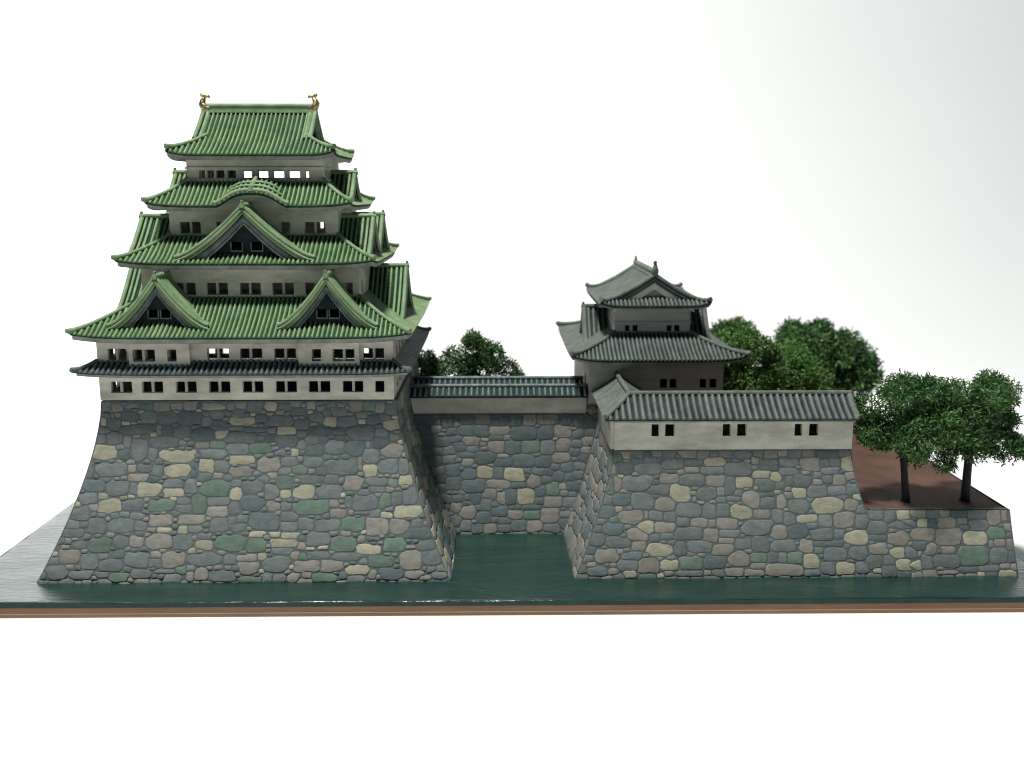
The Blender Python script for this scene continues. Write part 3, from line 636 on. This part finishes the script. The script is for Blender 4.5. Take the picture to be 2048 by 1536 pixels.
for q, d, dd in (('l', XC-2.72, L3w[0]+.05), ('r', XC+2.66, L3w[1]-.05)):
    for cy in (YC-.97, YC+.97):
        gable(kp, q, cy, d, dd, 1.12, 7.95, 7.08, GAB, [(-.12, .12, 7.25, 7.4)], zcut=7.05, ex=1.3, verge_out=.11)
kh = .92
def kara(a):
    u = abs(a-(XC+.07))/kh
    if u >= 1: return None
    return 8.22+.315*(.5+.5*math.cos(math.pi*u**1.45))
R3, S3 = hip_roof(kp, rect(2.35, 2.00), L4w, 8.25, 8.83, GRN, sp=.107, k=.25, lift=.09, fh=.045, sof=.10, bump=kara, na=30)
mb = MB(); pts = []
for i in range(33):
    a = XC+.07-kh*.93+kh*1.86*i/32; pts.append(S3['f'].pt(a, .02, .05))
mb.tube(pts, .06, 8); mb.build('arch_ridge', M['ridge_g'], R3, True)
mb = MB()
for i in range(25): pass
for pp, ww in ((.20, .80), (.36, .66)):
    mb = MB(); pts = [S3['f'].pt(XC+.07-kh*ww+kh*2*ww*i/32, pp, .03) for i in range(33)]
    mb.tube(pts, [.042*min(1, .15+min(i, 32-i)/4) for i in range(33)], 7); mb.build('arch_ridge', M['ridge_g'], R3, True)
mb = MB(); mb.tube([S3['f'].pt(XC+.07, -.03, .06), S3['f'].pt(XC+.07, .62, .07)], .055, 8); mb.tube([S3['f'].pt(XC+.07, .0, .05), S3['f'].pt(XC+.07, .0, .17)], [.08, .05], 8, upv=V((1, .1, 0))); mb.build('ridge_end', M['ridge_g'], R3, True)
for q, d, dd in (('l', XC-2.17, L4w[0]+.05), ('r', XC+2.12, L4w[1]-.05)):
    gable(kp, q, YC, d, dd, .98, 8.99, 8.30, GAB, [(-.12, .12, 8.45, 8.58)], zcut=8.28, verge_out=.10)
z0, z1 = 8.885, 9.06
f4 = [(a, b, z0, z1) for a, b in [(-7.03, -6.88), (-6.83, -6.67), (-6.62, -6.43), (-6.36, -6.16), (-6.0, -5.78), (-5.64, -5.39), (-5.29, -5.02), (-4.92, -4.65), (-4.53, -4.43)]]
b4 = [(-6.62, -6.33, 8.86, 9.13), (-6.22, -5.91, 8.86, 9.13), (-5.84, -5.50, 8.86, 9.13), (-5.43, -5.09, 8.86, 9.13), (-4.99, -4.86, 8.86, 9.13)]
wall(kp, *L4w, 8.55, 9.56, M['plaster'], f4, b4, [(YC-.6+i*.3, YC-.42+i*.3, z0, z1) for i in range(5)], [(YC-.9+i*.3, YC-.72+i*.3, z0, z1) for i in range(6)])
for zz0, zz1, p in ((9.085, 9.135, .03), (8.80, 8.865, .03)):
    mb = MB(); x0, x1, y0, y1 = L4w
    mb.box(x0-p, x1+p, y0-p, y0-.002, zz0, zz1); mb.box(x0-p, x1+p, y1+.002, y1+p, zz0, zz1); mb.box(x0-p, x0-.002, y0-.002, y1+.002, zz0, zz1); mb.box(x1+.002, x1+p, y0-.002, y1+.002, zz0, zz1)
    mb.build('moulding', M['plaster'], kp)
R4 = irimoya(kp, False, XC-1.96, XC+1.94, 3.80, 6.90, .72, 9.42, 10.48, -7.20, -4.42, GRN, .107, .30, .11, .05, .10, .053, .047, (M['barge_g'], M['panel_g']), indiv_long=(0,))
def fish(par, m, x, y, z, sx, sc_=1.0, swap=False):
    mb = MB(); f = (lambda a, b, c=0: V((x+c*sc_, y+sx*a*sc_, z+b*sc_))) if swap else (lambda a, b, c=0: V((x+sx*a*sc_, y+c*sc_, z+b*sc_)))
    body = [(.19, .10), (.13, .075), (.04, .055), (-.035, .085), (-.075, .16), (-.07, .235), (-.04, .30), (-.015, .36)]
    mb.tube([f(*p) for p in body], [r*sc_ for r in (.034, .078, .106, .116, .106, .086, .064, .046)], 10, upv=V((0, 1, 0)) if not swap else V((1, 0, 0)))
    for lobe in ([(-.02, .34), (-.06, .40), (-.115, .435), (-.13, .43)], [(-.015, .35), (.04, .395), (.10, .375), (.14, .33)]):
        mb.tube([f(*p) for p in lobe], [r*sc_ for r in (.044, .056, .042, .010)], 7, upv=V((0, 1, 0)) if not swap else V((1, 0, 0)), flat=1.0)
    for p, q in (((-.10, .10), (-.165, .15)), ((-.14, .17), (-.175, .235)), ((-.115, .25), (-.135, .305)), ((-.10, .05), (-.14, .07))):
        mb.tube([f(*p), f((p[0]+q[0])/2-.01, (p[1]+q[1])/2), f(*q)], [.03*sc_, .022*sc_, .004], 6, upv=V((.1, 1, 0)))
    for c in (-.08, .08):
        mb.tube([f(.05, .10, c*.8), f(-.01, .14, c*1.2), f(-.06, .17, c*1.3)], [.022*sc_, .026*sc_, .005], 6, upv=V((.1, .1, 1)))
    mb.tube([f(.0, -.03), f(.0, .05)], [.10*sc_, .09*sc_], 8, upv=V((1, .1, 0)))
    return mb.build('roof_fish', m, par, True)
fish(R4, M['gold'], -7.12, YC, 10.51, 1, .90); fish(R4, M['gold'], -4.50, YC, 10.51, -1, .90)

# ------------------------------------------------------------------ plaster walls with tiled caps on the connecting wall
SLT = (M['tile_d'], M['base_d'], M['tile_d'], M['soffit'])
def parapet(y, label, xr, front):
    t = thing('plaster_wall', label, 'wall', (0, y, CH), 'plaster walls with tiled caps above the inlet')
    mb = MB(); x0, x1 = -2.30, xr
    mb.box(x0, x1, y, y+.30, CH, 3.50); mb.box(x0, x1, y-.03, y, 3.40, 3.47); mb.build('wall', M['plaster'], t)
    r = MB(); yr = y+.15; P = [(y-.22, 3.47), (yr-.1, 3.60), (yr, 3.645), (yr+.1, 3.60), (y+.52, 3.47)]
    top = [[V((x0-.05+(x1-x0+.08)*i/12, yy, zz)) for yy, zz in P] for i in range(13)]; r.grid(top); r.grid([[p-V((0, 0, .05)) for p in row] for row in top])
    for e in (0, -1): r.grid([[row[e] for row in top], [row[e]-V((0, 0, .05)) for row in top]])
    for e in (0, -1): r.grid([top[e], [p-V((0, 0, .05)) for p in top[e]]])
    roof = r.build('roof', M['base_d'], t)
    n = 32; mm = MB()
    for i in range(n):
        x = x0+.03+(x1-x0-.08)*i/(n-1)
        q = MB(); rib_mesh(q, [V((x, y-.25, 3.465)), V((x, y-.1, 3.525)), V((x, yr-.08, 3.612))], V((1, 0, 0)), .07, .045); q.build('tile_row', M['tile_d'], roof, True)
        rib_mesh(mm, [V((x, y+.55, 3.465)), V((x, y+.4, 3.525)), V((x, yr+.08, 3.612))], V((1, 0, 0)), .07, .045, 3)
    stuff(mm.build('tiling', M['tile_d'], roof, True))
    mb = MB(); mb.tube([V((x0-.06, yr, 3.665)), V((x1+.05, yr, 3.665))], .055, 8); mb.build('ridge', M['tile_d'], roof, True)
parapet(5.10, 'pale plaster wall with a dark tiled cap above the inlet, the nearer of the two', 2.27, True)
parapet(6.20, 'tiled plaster wall running just behind the nearer one, only its cap showing', 2.24, False)

# ------------------------------------------------------------------ turret
GRY = (M['tile_s'], M['base_s'], M['tile_f'], M['soffit'])
TX, TY = 4.04, 7.55
tu = thing('turret', 'grey roofed two tier corner turret with a white gable facing front', 'turret', (TX, TY, 2.8))
z0, z1 = 3.63, 3.86
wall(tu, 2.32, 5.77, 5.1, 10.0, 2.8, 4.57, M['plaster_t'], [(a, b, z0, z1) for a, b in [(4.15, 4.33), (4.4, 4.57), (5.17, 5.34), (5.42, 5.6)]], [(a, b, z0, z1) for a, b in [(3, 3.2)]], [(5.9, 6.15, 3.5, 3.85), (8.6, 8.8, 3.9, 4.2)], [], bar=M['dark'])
lo_in = (3.04, 5.01, 5.82, 9.28)
TR, TSd = hip_roof(tu, (1.87, 6.26, 4.60, 10.45), lo_in, 4.42, 4.95, GRY, sp=.107, k=.3, lift=.13, fh=.05, sof=.06, rw=.062, rh=.042, side_ribs='rb', skin=('l', M['tile_f']), hipr=.065)
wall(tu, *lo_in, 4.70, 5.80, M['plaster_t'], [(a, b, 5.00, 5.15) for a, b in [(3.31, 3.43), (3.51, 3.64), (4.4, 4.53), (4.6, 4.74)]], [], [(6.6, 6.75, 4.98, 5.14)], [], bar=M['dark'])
mb = MB(); x0, x1, y0, y1 = lo_in; p = .025
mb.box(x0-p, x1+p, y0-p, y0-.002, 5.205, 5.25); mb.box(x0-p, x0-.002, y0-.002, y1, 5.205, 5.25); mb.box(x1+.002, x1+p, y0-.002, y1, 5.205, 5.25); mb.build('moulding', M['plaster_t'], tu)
mb = MB(); mb.tube([V((lo_in[0]-.05, lo_in[2]-.03, 4.955)), V((lo_in[1]+.05, lo_in[2]-.03, 4.955))], .03, 7); mb.build('roof_band', M['tile_f'], tu, True)
TG = (M['tile_s'], M['base_s'], M['tile_f'], M['white_p'], M['panel_g'])
gable(tu, 'l', TY, 2.44, 3.1, .98, 5.42, 4.50, TG, None, zcut=4.5, verge_out=.10, sp=.13, verges=2, vr=.06)
gable(tu, 'r', TY, 5.66, 4.96, .98, 5.42, 4.50, TG, None, zcut=4.5, verge_out=.10, sp=.13, verges=2, vr=.06)
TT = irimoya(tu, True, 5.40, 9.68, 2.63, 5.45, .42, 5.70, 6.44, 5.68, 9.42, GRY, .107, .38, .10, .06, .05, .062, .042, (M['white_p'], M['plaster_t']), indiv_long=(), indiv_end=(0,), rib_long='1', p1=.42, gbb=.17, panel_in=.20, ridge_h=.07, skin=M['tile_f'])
fish(TT, M['tile_f'], TX, 5.74, 6.46, 1, .80, True); fish(TT, M['tile_f'], TX, 9.34, 6.44, -1, .62, True)

# ------------------------------------------------------------------ long front building, L-shaped
lb = thing('long_building', 'long low plaster building with grey tiled roof along the front of the turret mound', 'building', (5.3, 2.5, 2.79))
hw = [(a, b, 3.115, 3.39) for a, b in [(3.48, 3.65), (3.79, 4.0), (5.1, 5.28), (5.43, 5.64), (6.74, 6.91), (7.07, 7.28)]]
wall(lb, 2.64, 8.07, 2.03, 2.95, 2.792, 3.62, M['plaster'], hw, [], [], [], bar=M['dark'])
mb = MB(); mb.box(2.56, 2.69, 2.10, 5.05, 2.792, 3.62); mb.box(3.40, 3.52, 2.95, 5.05, 2.792, 3.62); mb.build('wing_wall', M['plaster'], lb)
mb = MB(); mb.box(2.56, 2.575, 2.55, 2.62, 3.15, 3.40); mb.build('loophole', M['dark'], lb)
ZE, ZR = 3.56, 3.985; EF, RY, RX, EL, ER, EB = 1.82, 2.50, 3.02, 2.40, 3.64, 3.18
VX1, BY = 8.13, 5.08
zs = lambda q: ZE+(ZR-ZE)*(.75*q+.25*q*q)
def lf(x, q, dz=0): return V((x, EF+(RY-EF)*q, zs(q)+dz))
def lw(y, q, dz=0): return V((EL+(RX-EL)*q, y, zs(q)+dz))
mb = MB()
def sl(fn, a0, a1, n=20, sk=0):
    g = [[fn(a0(q)+(a1(q)-a0(q))*j/n, q) for j in range(n+1)] for q in [i/6 for i in range(7)]]; mb.grid(g); mb.grid([[p-V((0, 0, .05)) for p in r] for r in g]); mb.grid([g[0], [p-V((0, 0, .05)) for p in g[0]]]); mb.grid([[r[-1] for r in g], [r[-1]-V((0, 0, .05)) for r in g]])
sl(lf, lambda q: EL+(RX-EL)*q, lambda q: VX1)
sl(lambda x, q: V((x, EB+(RY-EB)*q, zs(q))), lambda q: ER+(RX-ER)*q, lambda q: VX1)
sl(lambda y, q: V((ER+(RX-ER)*q, y, zs(q))), lambda q: EB+(RY-EB)*q, lambda q: BY)
roof = mb.build('roof', M['base_s'], lb, True)
mb = MB(); sl(lw, lambda q: EF+(RY-EF)*q, lambda q: BY); wr = mb.build('wing_roof', M['tile_f'], lb, True)
mm = MB()
for i in range(26):
    y = EF+.12+i*.122; q1 = min(1, (y-EF)/(RY-EF))
    if y < BY: rib_mesh(mm, [lw(y, -.02+(q1+.02)*j/5, -.012) for j in range(6)], V((0, 1, 0)), .07, .022, 3)
stuff(mm.build('tiling', M['tile_f'], wr, True))
n = 38
for i in range(n):
    x = EL+.12+(VX1-EL-.18)*i/(n-1); q1 = min(1, (x-EL)/(RX-EL))
    r = MB(); rib_mesh(r, [lf(x, -.05+(q1+.03)*j/6) for j in range(7)], V((1, 0, 0)), .088*random.uniform(.94, 1.06), .058); r.build('tile_row', M['tile_s'], roof, True)
mm = MB()
for i in range(30):
    x = 3.8+(VX1-3.9)*i/29; rib_mesh(mm, [V((x, EB+(RY-EB)*j/5, zs(j/5))) for j in range(6)], V((1, 0, 0)), .085, .05, 3)
for i in range(12):
    y = 3.3+1.7*i/11; rib_mesh(mm, [V((ER+(RX-ER)*j/5, y, zs(j/5))) for j in range(6)], V((0, 1, 0)), .085, .05, 3)
stuff(mm.build('tiling', M['tile_s'], roof, True))
for nm, pts, r in (('ridge', [V((RX-.04, RY, ZR+.03)), V((VX1, RY, ZR+.03))], .06), ('ridge', [V((RX, RY+.05, ZR+.03)), V((RX, BY, ZR+.03))], .06),
                   ('hip_ridge', [V((EL+(RX-EL)*q-.0, EF+(RY-EF)*q, zs(q)+.04)) for q in (1.0, .8, .6, .4, .2, .02)], .06), ('verge_tile', [lf(VX1-.02, q, .03) for q in (0, .25, .5, .75, 1)], .045), ('verge_tile', [V((ER+(RX-ER)*q, BY, zs(q)+.03)) for q in (0, .25, .5, .75, 1)], .045)):
    mb = MB(); mb.tube(pts, r, 8); mb.build(nm, M['tile_f'], roof, True)
mb = MB(); mb.box(2.60, 8.10, 1.985, 2.028, 3.44, 3.505); mb.build('eave', M['soffit'], lb)

# ------------------------------------------------------------------ trees of clump foliage
def tree(x, y, zg, cx, cz, rx, rz, label, leaf, n, nb, lean=0.0, group='trees standing on the model', ry=None, fork=.62, tr=.085, lobes=(), ls=1.0):
    t = thing('tree', label, 'tree', (x, y, zg), group); ry = ry or rx
    C = V((cx, y, cz)); zt = cz-rz*fork
    mb = MB(); mid = V((x+(cx-x)*.35+lean, y, (zg+zt)/2)); tp = V((cx-(cx-x)*.2, y, zt))
    mb.tube([V((x, y, zg-.02)), V((x+.01, y, zg+.08)), mid, tp, tp+V((0, 0, rz*.5))], [tr*1.45, tr*1.08, tr*.95, tr*.9, tr*.5], 9, upv=V((0, 1, 0))); mb.build('trunk', M['bark'], t, True)
    for s in range(5):
        a = s*2.4+random.random(); e = tp+V((math.cos(a)*rx*.55, math.sin(a)*ry*.55, rz*.55))
        mb = MB(); mb.tube([tp-V((0, 0, .12)), (tp+e)/2+V((0, 0, -.06)), e], [tr*.55, tr*.4, tr*.15], 6, upv=V((.1, 1, 0))); mb.build('branch', M['bark'], t, True)
    blobs = []
    for bx, bz, br in lobes:   # lumps of the clump foliage, each with smaller ones on it
        by = y+rng.uniform(-.45, .45)*ry; blobs.append((np.array([bx, by, bz]), br*.92))
        for _ in range(6):
            d = rng.normal(size=3); d /= np.linalg.norm(d); blobs.append((np.array([bx, by, bz])+d*br*.72*np.array([1, 1.1, .9]), br*rng.uniform(.28, .46)))
    for _ in range(len(lobes)//2):
        bx, bz, br = lobes[rng.integers(len(lobes))]; blobs.append((np.array([bx, y+rng.choice([-1, 1])*ry*.7, bz]), br*.9))
    vs = []; fs = []
    wts = np.array([b[1]**2 for b in blobs]); wts /= wts.sum()
    idx = rng.choice(len(blobs), n, p=wts)
    d = rng.normal(size=(n, 3)); d /= np.linalg.norm(d, axis=1)[:, None]
    rad = rng.uniform(.55, 1.05, n)+(rng.random(n) < .08)*rng.uniform(0, .22, n)
    c = np.array([blobs[i][0] for i in idx]); br = np.array([blobs[i][1] for i in idx])
    p0 = c+d*(br*rad)[:, None]
    dirv = d*.55+rng.normal(size=(n, 3))*.75; dirv /= np.linalg.norm(dirv, axis=1)[:, None]
    sd = np.cross(dirv, rng.normal(size=(n, 3))); sd /= np.linalg.norm(sd, axis=1)[:, None]
    bend = np.cross(dirv, sd); L_ = rng.uniform(.06, .135, n)[:, None]*ls; wd = rng.uniform(.010, .021, n)[:, None]*ls; bn = rng.uniform(-.05, .05, (n, 1))
    p1 = p0+dirv*L_*.5+bend*bn; p2 = p0+dirv*L_+bend*bn*.2
    pts = np.stack([p0-sd*wd*.7, p0+sd*wd*.7, p1-sd*wd+bend*.008, p1+sd*wd+bend*.008, p2-sd*wd*.35, p2+sd*wd*.35], 1).reshape(-1, 3)-np.array([x, y, zg])
    b = (np.arange(n)*6)[:, None]
    q = np.concatenate([b+np.array([[0, 1, 3, 2]]), b+np.array([[2, 3, 5, 4]])], 1).reshape(-1, 4)
    me = bpy.data.meshes.new('crown'); me.from_pydata(pts.tolist(), [], q.tolist()); me.materials.append(leaf); me.update()
    o = bpy.data.objects.new('crown', me); col.objects.link(o); o.parent = t
    return t
tree(9.53, 2.36, GZ, 9.36, 3.26, 1.16, 1.14, 'bushy green tree beside the end of the long front building, on a straight trunk', M['leaf_a'], 15000, 0, ry=.95, fork=.55, lobes=[(9.1, 4.13, 0.48), (8.65, 3.54, 0.39), (8.92, 3.07, 0.51), (9.49, 3.87, 0.58), (9.79, 4.15, 0.35), (9.46, 3.13, 0.58), (9.75, 2.54, 0.35), (10.06, 3.37, 0.49), (8.6, 3.04, 0.3)])
tree(10.95, 2.40, GZ, 10.96, 3.46, 1.24, 1.06, 'broad green tree with a forked trunk at the right end of the brown terrace', M['leaf_a'], 16000, 0, ry=1.0, fork=.80, tr=.10, lobes=[(10.4, 3.92, 0.53), (11.09, 4.03, 0.49), (11.65, 3.99, 0.44), (10.74, 3.36, 0.58), (11.44, 3.36, 0.58), (11.88, 3.26, 0.42), (10.37, 2.91, 0.42), (10.96, 2.85, 0.44), (10.29, 2.43, 0.28), (11.61, 2.81, 0.37), (12.01, 2.83, 0.26)])
tree(-.74, 8.2, 2.80, -.66, 3.72, 1.20, 1.00, 'dark green tree rising behind the tiled plaster walls in the gap between keep and turret', M['leaf_b'], 9000, 0, ry=.6, lobes=[(-1.25, 3.88, 0.4), (-0.65, 4.13, 0.51), (-0.72, 4.42, 0.28), (-0.15, 3.99, 0.43), (0.29, 3.58, 0.34), (-0.44, 3.58, 0.57), (-1.2, 3.41, 0.49), (0.56, 3.38, 0.2), (-0.94, 3.63, 0.43)])
tree(-2.0, 9.0, 2.80, -2.0, 3.38, .50, .70, 'small dark tree half hidden by the right side of the keep', M['leaf_b'], 4000, 0, lobes=[(-2.14, 3.64, 0.35), (-1.88, 3.49, 0.32), (-2.22, 3.19, 0.38), (-1.83, 3.19, 0.29)])
tree(7.65, 8.6, 2.80, 7.66, 3.66, 1.0, 1.1, 'leafy tree behind the long building next to the turret, sharpest of the four there', M['leaf_c'], 13000, 0, fork=.8, ry=.7, ls=1.1, lobes=[(7.24, 4.17, 0.58), (6.9, 3.54, 0.64), (7.63, 3.54, 0.7), (7.95, 3.09, 0.65), (7.14, 3.02, 0.65), (6.66, 4.06, 0.44), (7.76, 4.05, 0.44)])
tree(7.45, 12.0, GZ, 7.36, 3.90, .9, 1.0, 'blurred tree showing its top above the leafy one beside the turret roof', M['leaf_c'], 7000, 0, ls=1.6, lobes=[(7.44, 3.93, 0.52), (7.87, 4.04, 0.46), (7.21, 3.6, 0.55), (7.7, 3.44, 0.65)])
tree(8.95, 9.4, GZ, 8.95, 3.26, .9, 1.0, 'lower green tree between the leafy tree and the large blurred one', M['leaf_c'], 10000, 0, ry=.7, ls=1.1, lobes=[(8.66, 3.59, 0.63), (9.18, 3.24, 0.63), (8.5, 3.04, 0.6), (9.54, 2.83, 0.48), (9.08, 2.78, 0.54)])
tree(10.5, 12.2, GZ, 10.45, 3.15, 1.5, 1.3, 'large blurred dark tree at the back corner of the terrace', M['leaf_a'], 21000, 0, ry=1.0, ls=1.6, lobes=[(9.87, 3.65, 0.76), (10.52, 3.78, 0.69), (11.33, 3.4, 0.76), (10.91, 2.82, 0.96), (11.8, 2.73, 0.6), (11.6, 2.35, 0.63), (10.11, 2.9, 0.82), (10.61, 2.23, 0.66), (11.79, 3.23, 0.56), (12.0, 2.8, 0.5)])

# ------------------------------------------------------------------ to real size
seen = set()
for o in sc.objects:
    if o.type == 'MESH' and o.data.name not in seen: seen.add(o.data.name); o.data.transform(Matrix.Scale(K, 4))
    if o.type in ('MESH', 'EMPTY'): o.location = o.location*K
